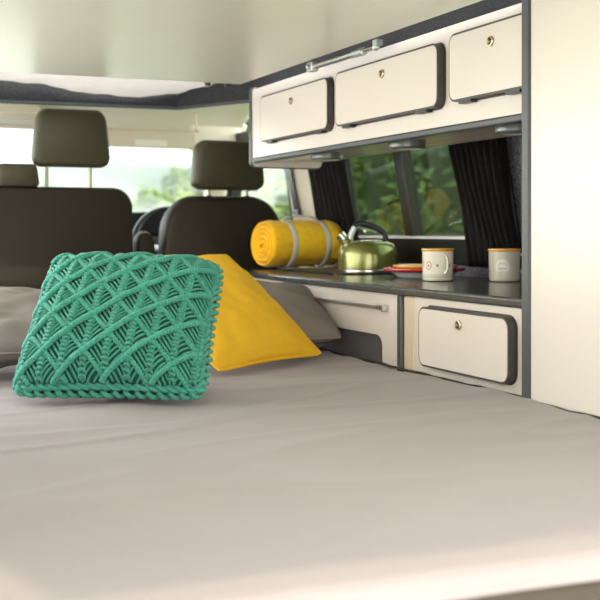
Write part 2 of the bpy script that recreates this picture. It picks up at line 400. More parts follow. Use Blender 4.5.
O('carcass', M().box(1.400, 1.90, 2.065, 2.590, FLOOR+.001, CT-.0225), cream, t, bev=.002)
locker_door(t, 2.122, 2.528, -.338, -.190, .028, 2.329, -.222, ())
t = T('sliding_door_cabinet', 'cream lower kitchen cabinet with a silver rail and a cut-out, behind the pillows', 'cabinet', (1.6, 3.3, FLOOR))
pts = [(2.672, FLOOR+.001), (2.672, CT-.0225), (3.72, CT-.0225), (3.72, FLOOR+.001), (3.42, FLOOR+.001)]
pts += [(3.42, -.31)]+[(3.395+.025*math.cos(a), -.31+.025*math.sin(a)) for a in (math.radians(30), math.radians(60), math.radians(90))]
pts += [(2.80+.03*math.cos(a), -.315+.03*math.sin(a)) for a in (math.radians(90), math.radians(120), math.radians(150), math.radians(180))]+[(2.77, FLOOR+.001)]
m = M(); m.prism(pts, 'x', 1.400, 1.416); O('front_panel', m, cream, t, smooth=False)
m = M()
for i in range(60):
    y = 2.70+i*.0125; m.box(1.418, 1.424, y, y+.0095, FLOOR+.001, -.20)
m.box(1.424, 1.428, 2.68, 3.5, FLOOR+.001, -.20)
O('ribbed_shutter', m, tamb, t, smooth=False)
O('edge_strip', M().box(1.392, 1.44, 2.646, 2.672, FLOOR+.001, CT-.0225), edge, t, bev=.004)
O('filler_strip', M().box(1.399, 1.44, 2.5905, 2.645, FLOOR+.001, CT-.0225), mat('beige_filler', (.62, .50, .36), .5), t, bev=.004)
m = M(); m.prism([(1.401, 3.7205), (1.45, 3.95), (1.53, 4.13), (1.60, 4.18), (1.90, 4.18), (1.90, 3.7205)][::-1], 'z', FLOOR+.001, CT-.0225)
O('curved_end', m, cream, t)
r = O('rail', M().box(1.386, 1.3995, 2.765, 3.70, -.2125, -.2035), alu, t, bev=.001)
m = M(); m.box(1.382, 1.3995, 2.736, 2.775, -.2155, -.2005); m.mi = 1; m.cyl((1.3815, 2.748, -.208), (1.381, 2.748, -.208), .003, 12); m.cyl((1.3815, 2.765, -.208), (1.381, 2.765, -.208), .003, 12)
O('end_cap', m, [alu, black], r, bev=.001)

# ------------------------------------------------------------------ curtains
def curtain(y0, y1, label, seed, folds, tw):
    m = M(); rnd = random.Random(seed); ph = rnd.random()*6
    def fn(u, v):
        z = .30-v*.415
        yy = y0+(y1-y0)*u+.012*math.sin(v*3+u*2)*tw
        return (wx(z)-.036-.016*math.sin(u*folds*6.283+ph+.5*math.sin(v*3))-.006*math.sin(u*folds*13+v*4), yy, z)
    m.grid(fn, folds*10, 16)
    c = O('curtain', m, curtain_m, origin=(wx(-.1)-.03, (y0+y1)/2, -.115), solid=.002, ang=180)
    tag(c, label, 'curtain', 'black pleated curtains of the side window'); return c
curtain(2.83, 3.11, 'black pleated curtain gathered at the side window behind the greige mug', 3, 8, 1)
curtain(3.93, 4.25, 'black pleated curtain gathered beyond the kettle, above the rolled blanket', 5, 7, .5)
tag(O('curtain_rail', M().box(wx(.3)-.065, wx(.3)-.012, 2.78, 4.24, .300, .312), alu, origin=(1.8, 3.5, .3)), 'silver rail holding both curtains above the side window', 'curtain rail')

# ------------------------------------------------------------------ gas strut on the ceiling board
t = T('gas_strut', 'silver gas strut lying along the edge of the ceiling board', 'strut', (1.345, 2.9, .49))
a, b = Vector((1.350, 3.135, .484)), Vector((1.352, 2.70, .482))
def L(s): return tuple(a.lerp(b, s))
O('cylinder', M().tube([L(.04), L(.75)], .0095, 14), alu, t)
O('rod', M().tube([L(.75), L(.95)], .0065, 10), chrome, t)
m = M(); m.tube([L(.66), L(.80)], .0115, 14); O('collar', m, zinc, t)
m = M(); m.box(1.338, 1.362, 3.11, 3.15, .470, .499); m.cyl((1.33, 3.13, .484), (1.368, 3.13, .484), .007, 12); O('bracket', m, zinc, t, bev=.003)
m = M(); m.ball(L(.97), .010); m.box(1.343, 1.361, 2.690, 2.715, .484, .50); O('ball_joint', m, zinc, t)
for i, x in enumerate((1.29, 1.22)):
    m = M(); m.box(x-.008, x+.008, 3.716, 3.74, .492, .512)
    tag(O('board_clip', m, black, origin=(x, 3.73, .5), bev=.002), 'small black clip on the front edge of the ceiling board'+(' nearest the locker' if i == 0 else ', second from the locker'), 'clip', 'black clips on the board edge')
# folded canvas of the raised roof
def fn(u, v):
    X = -.1+u*1.60
    sag = .035*math.sin(math.pi*min(1, max(0, (X+.05)/1.2)))
    y = 3.74+v*.42; z = .552-.012*v-.045*v*math.exp(-((X-1.02)/.32)**2)+.008*noise.noise((X*6, v*5, 2))+.006*noise.noise((X*17, v*9, 5))
    return (X, y, z)
m = M(); m.grid(fn, 70, 20)
tag(O('roof_canvas', m, canvas, origin=(.6, 3.95, .52), ang=180), 'slack pale canvas of the raised roof between ceiling board and black rail', 'canvas')

# ------------------------------------------------------------------ bed
bed = T('bed', 'wide bed under a smooth grey fitted sheet filling the back of the van', 'bed', (.67, 2.4, FLOOR))
def bedz(x, y):
    p = (x*1.3, y*2.6, .3)
    z = .0045*noise.noise((x*1.1+3, y*3.4, 0))+.003*noise.noise((x*2.2+y*1.5, y*7, 4))
    r = 1-abs(noise.noise((x*1.2+y*.8, y*5.5-x*1.5, 7)))
    z += .0035*max(0, r-.82)/.18
    # gentle creases radiating from the pillows
    q = math.hypot(x-.8, y-2.6); z += .003*math.sin(8*math.atan2(y-2.6, x-.8)+3*noise.noise((x*2, y*2, 1)))*math.exp(-(q/.7)**2)*min(1, q*3)
    return z
def fn(u, v):
    X = -.05+u*(1.420 if v < .36 else 1.438)
    if v < .02: s = v/.02; return (X, 1.046+.002*noise.noise((X*8, 0, 1)), BED-.030+s*.008)
    if v < .06:
        a = (v-.02)/.04*math.pi/2; return (X, 1.046+.022*(1-math.cos(a)), BED-.022+.022*math.sin(a))
    s = (v-.06)/.94; y = 1.068+s*2.885
    edgef = min(1, (y-1.068)/.06)
    e = 1-min(1, (1.39-X)/.02); e = max(0, e)
    return (X, y, BED+bedz(X, y)*edgef-.010*e*e)
m = M(); m.grid(fn, 150, 330)
O('fitted_sheet', m, sheet_m, bed, ang=180)
m = M(); m.box(-.045, 1.368, 1.053, 3.955, BED-.115, BED-.018); O('mattress', m, side_m, bed, bev=.012, seg=3)
m = M(); m.tube([((1.3715 if y < 2.035 else 1.388)+.002*noise.noise((y*9, 1, 1)), y, BED-.001+.0035*noise.noise((y*14, 3, 3))) for y in [1.07+i*.012 for i in range(230)]], .0035, 6)
O('piping', m, side_m, bed)
m = M(); m.box(-.03, 1.368, 1.07, 3.93, FLOOR+.001, BED-.1155); O('bed_box', m, cream, bed)

# ------------------------------------------------------------------ cushions
def cushion_fn(O0, U, V, w, h, T_, pinch=.05, power=.5, seam=.0, wob=0, seed=0, corner=0, top=0, tskew=0):
    U, V = Vector(U).normalized(), Vector(V).normalized(); N = U.cross(V).normalized(); O0 = Vector(O0)
    def pos(u, v, side, lift=0):
        a = max(0, 1-abs(u)**2.4); b = max(0, 1-abs(v)**2.4)
        t = T_*(a*b)**power
        x = u*w/2*(1-pinch*(1-v*v)*abs(u)-top*(v+1)/2-.05*(u*u*v*v)**3); y = v*h/2*(1-pinch*(1-u*u)*abs(v)-.045*(u*u*v*v)**3)-tskew*(u+.35)*(v+1)/2
        n = wob*(noise.noise((u*2.2+seed, v*2.2, side*3+seed)))*(a*b)**.3+wob*.5*noise.noise((u*5+seed, v*5, side+seed))*(a*b)**.3
        cr_ = corner*(abs(u*v))**4
        return O0+U*x+V*(y+h/2)+N*(side*(t+lift)+n+cr_)
    return pos, N
def cushion(name, pos, mats, parent, seam_r, seam_mat, nu=60):
    m = M()
    for side in (1, -1):
        m.grid(lambda u, v: tuple(pos(2*u-1, 2*v-1, side)), nu, nu)
    bmesh.ops.remove_doubles(m.b, verts=m.b.verts, dist=.0005)
    c = O(name, m, mats, parent, ang=180)
    if seam_r:
        pts = []
        for k in range(4):
            for i in range(30):
                s = -1+2*i/30; u, v = [(s, -1), (1, s), (-s, 1), (-1, -s)][k]; pts.append(pos(u, v, 1))
        m = M(); m.tube(pts, seam_r, 8, True); O('seam', m, seam_mat, c)
    return c
# teal macrame cushion
gU = Vector((.875, -.482, 0)).normalized(); back = Vector((.482, .875, 0)).normalized()
lean = math.radians(44)
gV = back*math.sin(lean)+Vector((0, 0, 1))*math.cos(lean)
g0 = Vector((.543, 2.322, BED+.020))
t = T('macrame_cushion', 'square teal green cushion with knotted macrame cover, leaning on the pillows', 'cushion', g0)
W_ = .402
pos, gN = cushion_fn(g0, gU, gV, W_, .368, .088, pinch=.035, power=.47, wob=.008, seed=4, top=.035, tskew=.008)
if gN.y > 0: FS = -1
else: FS = 1
m = M()
for sd_ in (1, -1): m.grid(lambda u, v: tuple(pos(2*u-1, 2*v-1, sd_)), 50, 50)
bmesh.ops.remove_doubles(m.b, verts=m.b.verts, dist=.0005)
O('cushion_body', m, teal_shaded, t, ang=180)
def g(u, v, lift): return pos(max(-1, min(1, u)), max(-1, min(1, v)), FS, lift*1.3)
m = M()
n_d = 4.35; cell = 2/n_d        # diamond width in (u, v)
sk = -.10                       # slight skew of the pattern
def ab(a, b):                   # lattice coordinates -> (u, v)
    u = (a-b)*cell/2+.03*(a+b)*cell; v = (a+b)*cell/2+sk*(a-b)*cell/2; return u+.05, v-.04
def inside(u, v): return abs(u) <= .985 and abs(v) <= .985
def strand(p, q, n, r, lift, bump=0, per=.006, arch=0):
    seg = []
    for i in range(n+1):
        s = i/n; u = p[0]+(q[0]-p[0])*s; v = p[1]+(q[1]-p[1])*s
        if inside(u, v): seg.append((u, v, s))
        elif seg: break
    if len(seg) < 2: return
    pts, rr = [], []
    L0 = 0; prev = None
    for (u, v, s) in seg:
        P = g(u, v, lift+arch*math.sin(math.pi*s))
        if prev is not None: L0 += (P-prev).length
        prev = P; pts.append(P); rr.append(r*(1+bump*math.sin(L0/per*2*math.pi)))
    m.tube(pts, rr, 7 if r > .003 else 6)
R_ = range(-6, 7)
for i in R_:                     # two families of knotted ridges
    for (d, lift, rad) in (((0, 1), .0075, .0046), ((1, 0), .0058, .0046)):
        pass
for k in R_:
    p, q = ab(-6, k), ab(6, k)   # '/' ridges on top, each a pair of thick cords
    strand(p, q, 700, .0064, .0095, .10, .0075)
for k in R_:
    for j in R_:
        p, q = ab(k, j+.06), ab(k, j+.94)   # '\' ridges run under, knot by knot
        strand(p, q, 34, .0054, .0062, .20, .0075)
for i in R_:
    for j in R_:
        c0 = ab(i, j)
        if abs(c0[0]) > 1.5 or abs(c0[1]) > 1.6: continue
        for k in range(6):
            s = .10+.15*k
            jt = random.uniform(-.015, .015)
            strand(ab(i+s+.02, j+s+.02), ab(i+s+.10+jt, j+.99), 9, .0024, .0022, 0, 1, .003)
            strand(ab(i+s+.02, j+s+.02), ab(i+.99, j+s+.10+jt), 9, .0024, .0022, 0, 1, .003)
        # plaited column up the middle: rows of paired knots
        nk = 8
        for k in range(nk):
            s = .13+.74*k/(nk-1)
            for sg in (-1, 1):
                a_, b_ = i+s+sg*.055, j+s-sg*.055
                u, v = ab(a_, b_)
                if not inside(u, v): continue
                u2, v2 = ab(i+s+.045, j+s+.045)
                if not inside(u2, v2): continue
                m.tube([g(u, v, .002), g(u*.5+u2*.5+(u-u2)*.35, v*.5+v2*.5, .0085), g(u2, v2, .0085), g(u2-(u-u2)*.3, v2, .0045)], [.0022, .0040, .0038, .002], 6)
# rope border with knots
for (fa, ph) in ((1, 0), (1, math.pi)):
    pts = []
    for k in range(4):
        for i in range(110):
            s = -1+2*i/110; u, v = [(s, -1), (1, s), (-s, 1), (-1, -s)][k]
            P = pos(u*.992, v*.992, FS, .002); q = (k*110+i)
            a = q*.55+ph
            P = P+gN*FS*(.004*math.cos(a)+.002)+(gV*v*(abs(v) > .985)+gU*u*(abs(u) > .985))*.004*math.sin(a)
            pts.append(P)
    m.tube(pts, .0046, 7, True)
for k in range(4):               # loops around the rim
    for i in range(17):
        s = -1+2*(i+.5)/17; u, v = [(s, -1), (1, s), (-s, 1), (-1, -s)][k]
        P = pos(u, v, FS, 0); out = (gV*v*(abs(v) > .985)+gU*u*(abs(u) > .985))
        tl = (gU if k in (0, 2) else gV)*.0105
        rr_ = .0046+random.random()*.0014
        m.tube([P-tl+gN*FS*.004, P-tl*.6+out*.006+gN*FS*.006, P+out*.009, P+tl*.6+out*.005-gN*FS*.006, P+tl-gN*FS*.008], rr_, 7)
O('macrame_cover', m, teal, t, ang=180)

# yellow cushion
yU = Vector((.84, .54, 0)).normalized(); yb = Vector((-.44, .90, 0)).normalized()
lean = math.radians(54)
yV = yb*math.sin(lean)+Vector((0, 0, 1))*math.cos(lean)
y0_ = Vector((1.283, 2.887, BED+.012))-yU*.235
t = T('yellow_cushion', 'plain square yellow knitted cushion leaning behind the teal one', 'cushion', y0_)
posy, _ = cushion_fn(y0_, yU, yV, .47, .47, .058, pinch=.07, power=.55, wob=.010, seed=11)
cushion('cushion_cover', posy, yellow, t, .004, yellow)

# grey pillows
def pillow(label, o0, U, V, w, h, th, seed, wob=.02, pinch=.05):
    o0 = Vector(o0); t = T('bed_pillow', label, 'pillow', o0, 'taupe pillows at the head of the bed')
    p_, n_ = cushion_fn(o0, U, V, w, h, th, pinch=pinch, power=.5, wob=wob, seed=seed)
    cushion('pillowcase', p_, pillow_m, t, .003, pillow_m, 70)
    m = M()                      # stitched flange line
    pts = []
    for k in range(4):
        for i in range(30):
            s = -1+2*i/30; u, v = [(s, -1), (1, s), (-s, 1), (-1, -s)][k]; pts.append(p_(u*.9, v*.9, 1, .0008))
    return t
def vdir(back, deg): return Vector((back[0], back[1], 0)).normalized()*math.cos(math.radians(deg))+Vector((0, 0, 1))*math.sin(math.radians(deg))
pillow('taupe bed pillow lying between the yellow cushion and the lower cabinet', (1.075, 3.01, BED+.050), (.96, -.22, 0), vdir((.22, .96), 15), .61, .46, .072, 21, .022)
pillow('taupe bed pillow at the left picture edge behind the teal cushion', (.36, 2.72, BED+.068), (1, -.12, 0), vdir((.12, 1), 12), .66, .46, .075, 33, .018)

# ------------------------------------------------------------------ things on the worktop
# kettle
kc = Vector((1.745, 3.56, CT+.0065))
t = T('kettle', 'olive green whistling kettle with black arched handle on the worktop', 'kettle', kc)
m = M(); m.lathe([(0, 0), (.100, 0), (.104, .003), (.1045, .012), (.1045, .058), (.100, .078), (.088, .094), (.066, .104), (.045, .107), (0, .108)], kc, (0, 0, 1), 64)
O('body', m, kettle_m, t, ang=60)
m = M(); m.lathe([(.101, 0), (.1055, .001), (.1055, .006), (.104, .008)], kc, (0, 0, 1), 64); O('base_ring', m, chrome, t)
# direction of the spout: towards the left of the picture
sx = Vector((-math.cos(YAW), math.sin(YAW), 0)); up = Vector((0, 0, 1))
m = M(); m.tube([kc+sx*.055+up*.080, kc+sx*.075+up*.100, kc+sx*.088+up*.116], [.024, .018, .014], 20); O('spout', m, kettle_m, t)
m = M(); m.tube([kc+sx*.084+up*.110, kc+sx*.098+up*.126], [.0175, .0165], 20); O('whistle_cap', m, chrome, t)
m = M(); m.tube([kc+sx*.066+up*.10, kc+sx*.060+up*.125, kc+sx*.046+up*.152], [(.010, .012), (.009, .011), (.009, .010)], 12); O('handle_bracket', m, zinc, t)
m = M(); m.tube([kc+sx*.052+up*.148, kc+sx*.040+up*.166, kc+sx*.012+up*.166, kc-sx*.025+up*.153, kc-sx*.050+up*.138, kc-sx*.061+up*.122, kc-sx*.061+up*.096], [(.009, .011)]*7, 14); O('handle', m, black, t, sub=1)
m = M(); m.tube([kc+sx*.036+up*.150, kc-sx*.030+up*.132], .003, 8); m.ball(kc+sx*.010+up*.137, (.007, .007, .009)); O('trigger_lever', m, chrome, t)

# mugs
def mug_body(c, r, h, name, mt, parent):
    m = M(); m.lathe([(0, .001), (r*.90, .001), (r*.955, .004), (r*.965, .012), (r*.99, h-.006), (r*1.0, h-.004)], c, (0, 0, 1), 48); m.lathe([(r*.965, h-.004), (r*.94, .010), (0, .008)], c, (0, 0, 1), 48)
    b = O('cup', m, mt, parent, ang=60)
    m = M(); m.lathe([(r*.985, h-.006), (r*1.035, h-.004), (r*1.05, h-.001), (r*1.03, h+.002), (r*.97, h), (r*.945, h-.006)], c, (0, 0, 1), 48); O('rim', m, rim_yellow, parent)
    return b
def patch(m, c, r, a0, a1, z0, z1, n=8):      # thin printed mark on the cup's curved side
    m.grid(lambda u, v: (c.x+r*math.cos(a0+(a1-a0)*u), c.y+r*math.sin(a0+(a1-a0)*u), c.z+z0+(z1-z0)*v), n, 2)
def blob(m, c, r, a, z, ra, rb, k=14, inner=0):
    outer = [m.b.verts.new((c.x+r*math.cos(a+ra/r*math.cos(t_)), c.y+r*math.sin(a+ra/r*math.cos(t_)), c.z+z+rb*math.sin(t_))) for t_ in [2*math.pi*i/k for i in range(k)]]
    if inner:
        inn = [m.b.verts.new((c.x+r*math.cos(a+inner*ra/r*math.cos(t_)), c.y+r*math.sin(a+inner*ra/r*math.cos(t_)), c.z+z+inner*rb*math.sin(t_))) for t_ in [2*math.pi*i/k for i in range(k)]]
        for i in range(k): m.face([outer[i], outer[(i+1) % k], inn[(i+1) % k], inn[i]])
    else: m.face(outer)
c1 = Vector((1.652, 2.913, CT+.0005))
t = T('enamel_mug', 'cream enamel mug with yellow rim and faded red print, handle facing the camera', 'mug', c1)
mug_body(c1, .0455, .092, 'mug', enamel_cream, t)
ang = math.atan2(-c1.y, -c1.x)                # direction from the mug to the camera
m = M(); h0 = ang+.42                          # handle towards the viewer, a little to the right
d = Vector((math.cos(h0), math.sin(h0), 0))
m.tube([c1+d*.044+up*.074, c1+d*.062+up*.074, c1+d*.070+up*.066, c1+d*.070+up*.036, c1+d*.062+up*.028, c1+d*.044+up*.026], [(.0035, .006)]*6, 10); O('handle', m, enamel_cream, t, sub=1)
m = M(); R1 = .0455*.995
for a, z, ra, k in ((-.62, .045, .010, .8), (-.02, .046, .0035, 0), (.80, .046, .005, 0), (-1.15, .05, .006, .7)):
    m.mi = 0; blob(m, c1, R1, ang+a, z, ra, ra*1.25, inner=k)
m.mi = 0; blob(m, c1, R1, ang-.62, .045, .003, .004)
m.mi = 1; patch(m, c1, R1, ang-1.3, ang+1.3, .0150, .0165, 40); patch(m, c1, R1, ang-1.3, ang+1.3, .0195, .0203, 40)
m.mi = 2
for k in range(13): patch(m, c1, R1, ang-1.2+.19*k, ang-1.13+.19*k, .0100, .0135, 2)
O('print', m, [print_red, print_blue, print_gold], t, recalc=False, smooth=False)
c2 = Vector((1.812, 2.81, CT+.0005))
t = T('enamel_mug', 'greige enamel mug with yellow rim and pale arched badge beside the tall cupboard', 'mug', c2)
mug_body(c2, .0455, .092, 'mug', enamel_grey, t)
ang = math.atan2(-c2.y, -c2.x)
d = Vector((math.cos(YAW), -math.sin(YAW), 0))
m = M(); m.tube([c2+d*.044+up*.078, c2+d*.062+up*.078, c2+d*.071+up*.070, c2+d*.071+up*.038, c2+d*.062+up*.030, c2+d*.044+up*.028], [(.006, .0035)]*6, 10, flat=(0, 0, 1)); O('handle', m, enamel_grey, t, sub=1)
m = M(); R2 = .0455*1.0
aa = ang-.12
m.mi = 0
m.grid(lambda u, v: (c2.x+R2*math.cos(aa+(u-.5)*.86), c2.y+R2*math.sin(aa+(u-.5)*.86), c2.z+.030+v*(.018+.017*math.sqrt(max(0, 1-(2*u-1)**2)))), 20, 6)
m.mi = 1; R3 = R2+.0004                        # small mountain outline and two short lines of marks
for (u0, z0, u1, z1) in ((-.26, .046, -.10, .054), (-.10, .054, .02, .049), (.02, .049, .12, .053), (.12, .053, .26, .046)):
    m.grid(lambda u, v: (c2.x+R3*math.cos(aa+u0+(u1-u0)*u), c2.y+R3*math.sin(aa+u0+(u1-u0)*u), c2.z+z0+(z1-z0)*u+v*.0018), 4, 1)
for k in range(7): patch(m, c2, R3, aa-.28+.08*k, aa-.225+.08*k, .0365, .0395, 2)
O('badge', m, [enamel_white, print_gold], t, recalc=False, smooth=False)

# plates
pc = Vector((1.72, 3.12, CT+.0005))
def plate(name, label, c, r, h, m_in, m_rim, m_out):
    c = Vector(c); t = T('enamel_plate', label, 'plate', c, 'stacked enamel plates')
    m = M(); m.lathe([(0, 0), (r*.62, 0), (r*.70, h*.35), (r*.80, h*.75), (r*.985, h)], c, (0, 0, 1), 64); m.lathe([(r*.98, h+.002), (r*.80, h*.75+.003), (r*.68, h*.35+.003), (r*.6, .004), (0, .004)], c, (0, 0, 1), 64)
    m.mi = 0; O('dish', m, m_out, t, ang=70)
    m = M(); m.lathe([(r*.86, h*.80-.0010), (r*.985, h-.002), (r, h+.001), (r*.99, h+.0045), (r*.95, h+.003), (r*.86, h*.80+.0042)], c, (0, 0, 1), 64); O('rim', m, m_rim, t, ang=70)
    return t
plate('p', 'white enamel plate with broad red rim, lowest of the stack behind the cream mug', pc, .128, .026, enamel_white, enamel_red, enamel_white)
plate('p', 'cream enamel plate with yellow rim lying on the red-rimmed plate', pc+Vector((.006, .004, .0055)), .100, .030, enamel_cream, rim_yellow, enamel_cream)

# rolled blanket with carrying straps
A0 = Vector((1.530, 4.00, CT+.0935)); ax = Vector((math.cos(math.radians(12)), math.sin(math.radians(12)), 0)); BL = .305
t = T('rolled_blanket', 'rolled yellow fleece blanket held by two grey straps at the far end of the worktop', 'blanket', A0)
sdv = Vector((-ax.y, ax.x, 0))
m = M(); turns = 4.6; th = .0185; n = 260
def spir(s, side):                             # spiral sheet, thickness follows the turns
    a = s*turns*2*math.pi; r = .008+th*(a/(2*math.pi))
    r = r+side*(th*.40)
    return a, min(r, .0925)
def bf(w_, s, side):
    a, r = spir(s, side)
    dim = 1
    e = min(w_, 1-w_)*BL
    end = .006*math.cos(min(1, e/.012)*math.pi/2)
    rr = r-end*(.6 if s > .78 else .0)*(1 if side > 0 else 0)
    squeeze = 0
    for wc in (.27, .77): squeeze += .005*math.exp(-((w_-wc)*BL/.016)**2)
    if r > .07: rr -= squeeze
    bulge = .010*(1-(r/.095)**2)*(1 if w_ < .5 else -1)*math.exp(-e/.02)
    rr += .0022*noise.noise((w_*9, math.cos(a)*3, math.sin(a)*3+r*30))
    return tuple(A0+ax*(w_*BL-bulge)+sdv*math.cos(a)*rr+up*math.sin(a)*rr*.985)
m.grid(lambda u, v: bf(v, u, 1), n, 36)
m.grid(lambda u, v: bf(v, u, -1), n, 36)
for w_ in (0, 1):                              # folded cloth edge along the spiral at both ends
    def ef(u, v, w_=w_):
        a, r0 = spir(u, -1); a, r1 = spir(u, 1)
        r = r0+(r1-r0)*v; q = bf(w_, u, -1); q1 = bf(w_, u, 1)
        p = Vector(q).lerp(Vector(q1), v); return tuple(p+ax*(-.006 if w_ == 0 else .006)*math.sin(math.pi*v))
    m.grid(ef, n, 4)
bmesh.ops.remove_doubles(m.b, verts=m.b.verts, dist=.0004)
O('fleece', m, fleece, t, ang=180)
for wc in (.27, .77):
    m = M(); c = A0+ax*wc*BL
    def sf(u, v): a = u*2*math.pi; r = .0905+.0012*math.cos(a*3); return tuple(c+ax*(v-.5)*.024+sdv*math.cos(a)*r+up*math.sin(a)*r*.985)
    m.grid(sf, 60, 2); O('strap', m, strap_m, t, solid=.002, ang=180)
m = M(); hp = [A0+ax*s*BL+up*(.0915+.014*min(1, math.sin(math.pi*(s-.25)/.54)*2.2)) for s in [.25+.54*i/14 for i in range(15)]]
m.tube(hp, [(.002, .011)]*15, 10, flat=(0, 0, 1)); O('carry_handle', m, strap_m, t)

# ------------------------------------------------------------------ cab seats
def shaped(outline, y, depth, dome, k=7):        # solid with a rounded rim: outline (x, z) swelling along y
    m = M(); cxm = sum(p[0] for p in outline)/len(outline); czm = sum(p[1] for p in outline)/len(outline); rings = []
    for i in range(k+1):
        a = math.pi*i/k; sc = dome*(1-math.sin(a)); yy = y+depth/2-depth/2*math.cos(a)
        ring = []
        for (x, z) in outline:
            dx, dz = x-cxm, z-czm; ln = math.hypot(dx, dz) or 1
            ring.append(m.b.verts.new((x-dx/ln*sc, yy, z-dz/ln*sc)))
        rings.append(ring)
    n = len(outline)
    for a, b in zip(rings, rings[1:]):
        for j in range(n): m.face([a[j], a[(j+1) % n], b[(j+1) % n], b[j]])
    m.face(rings[0][::-1]); m.face(rings[-1]); return m
def taper(x0, x1, z0, z1, r, tx=0, n=8, crown=0, cb=(1, 1, 1, 1)):
    o = rrect(x0, x1, z0, z1, r, n, cb); out = []
    for (x, z) in o:
        f_ = (z-z0)/(z1-z0); u = (x-(x0+x1)/2)/((x1-x0)/2)
        out.append((x-u*tx*f_, z+crown*(1-u*u)*f_))
    return out
SY = 4.29
def headrest(root, x0, x1, z0, z1, zs, tx=.018, posts=True):
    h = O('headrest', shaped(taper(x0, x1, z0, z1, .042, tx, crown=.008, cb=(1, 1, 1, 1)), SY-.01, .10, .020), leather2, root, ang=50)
    if posts:
        w_ = x1-x0
        for f_ in (.20, .74) if x0 < 1 else (.24, .76):
            O('headrest_post', M().cyl((x0+w_*f_, SY+.035, zs-.02), (x0+w_*f_, SY+.035, z0+.02), .0065, 14), post_m, h)
            O('post_sleeve', M().lathe([(0, 0), (.017, 0), (.017, .008), (.010, .014), (0, .014)], (x0+w_*f_, SY+.035, zs-.004), (0, 0, 1), 16), black, h)
    return h
# driver's seat
t = T('driver_seat', 'brown leather driver seat with headrest, in front of the steering wheel', 'seat', (1.46, SY, FLOOR))
o = taper(1.205, 1.755, -.50, .127, .13, .035, 10, .012, (0, 0, 1, 1))
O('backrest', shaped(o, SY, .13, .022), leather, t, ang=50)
m = M(); pts = [(x, SY+.012, z) for (x, z) in taper(1.221, 1.739, -.49, .111, .12, .035, 10, .012, (0, 0, 1, 1))]; m.tube(pts, .0035, 6, True); O('piping', m, piping_m, t)
headrest(t, 1.345, 1.652, .158, .352, .128)
O('seat_cushion', M().box(1.23, 1.73, SY+.13, SY+.62, -.53, -.36), leather, t, bev=.04, seg=4)
O('seat_base', M().box(1.27, 1.69, SY+.10, SY+.58, FLOOR+.001, -.53), black, t, bev=.01)
m = M(); o = taper(-.045, .045, -.33, -.0, .042, .010, 8, 0)
for x0 in (1.166,):
    m = shaped([(x+x0, z-.005) for x, z in o], SY+.03, .10, .02); O('armrest', m, leather, t, ang=50)
# passenger bench
t = T('passenger_bench', 'wide brown leather double passenger seat on the left with one tall headrest', 'seat', (.6, SY, FLOOR))
o = taper(.06, 1.118, -.50, .162, .075, .008, 10, .003, (0, 0, 1, 1))
O('backrest', shaped(o, SY, .13, .018), leather, t, ang=50)
m = M(); m.tube([(x, SY+.012, z) for (x, z) in taper(.074, 1.104, -.49, .149, .066, .008, 10, .003, (0, 0, 1, 1))], .0035, 6, True); O('piping', m, piping_m, t)
headrest(t, .722, 1.025, .236, .452, .150, .022)
h = O('centre_headrest', shaped(taper(.59, .757, .158, .247, .022, .012), SY-.005, .09, .012), leather2, t, ang=50)
headrest(t, .245, .545, .236, .452, .150, .022)
O('seat_cushion', M().box(.08, 1.07, SY+.13, SY+.62, -.53, -.36), leather, t, bev=.04, seg=4)
O('seat_base', M().box(.12, 1.03, SY+.10, SY+.58, FLOOR+.001, -.53), black, t, bev=.01)

# ------------------------------------------------------------------ dashboard, wheel, visors, belt
t = T('dashboard', 'dark grey dashboard below the windscreen', 'dashboard', (.9, 5.4, FLOOR))
m = M(); m.prism([(5.30, FLOOR+.001), (5.26, -.20), (5.24, -.03), (5.30, .03), (5.45, .045), (5.74, .0), (5.76, FLOOR+.001)][::-1], 'x', -.04, 1.86); O('console', m, dash_m, t, bev=.015, seg=3)
m = M(); m.prism(rrect(1.30, 1.72, -.02, .085, .05), 'y', 5.22, 5.42); O('instrument_hood', m, black, t, bev=.01)
m = M(); m.prism(rrect(.95, 1.22, -.24, -.06, .02), 'y', 5.245, 5.262); O('centre_console', m, mat('silver_grey_console', (.55, .55, .55), .4), t, bev=.004)
wc = Vector((1.475, 4.99, -.075)); wa = Vector((0, -1, .42)).normalized(); wu = Vector((1, 0, 0)); wv = wa.cross(wu)
t = T('steering_wheel', 'black steering wheel seen between the two front seats', 'steering wheel', wc)
m = M(); m.tube([wc+wu*.185*math.cos(a)+wv*.185*math.sin(a) for a in [2*math.pi*i/56 for i in range(56)]], .0145, 12, True); O('wheel_rim', m, black, t)
m = M(); m.ball(wc-wa*.02, (.075, .045, .055)); O('airbag_cover', m, dash_m, t)
for a in (0, math.pi, -math.pi/2+.35, -math.pi/2-.35):
    m = M(); dirv = wu*math.cos(a)+wv*math.sin(a); m.tube([wc+dirv*.06-wa*.02, wc+dirv*.18], [(.018, .008), (.013, .007)], 10); O('spoke', m, alu, t)
O('column', M().tube([wc-wa*.03, wc-wa*.28], [.04, .05], 16), black, t)
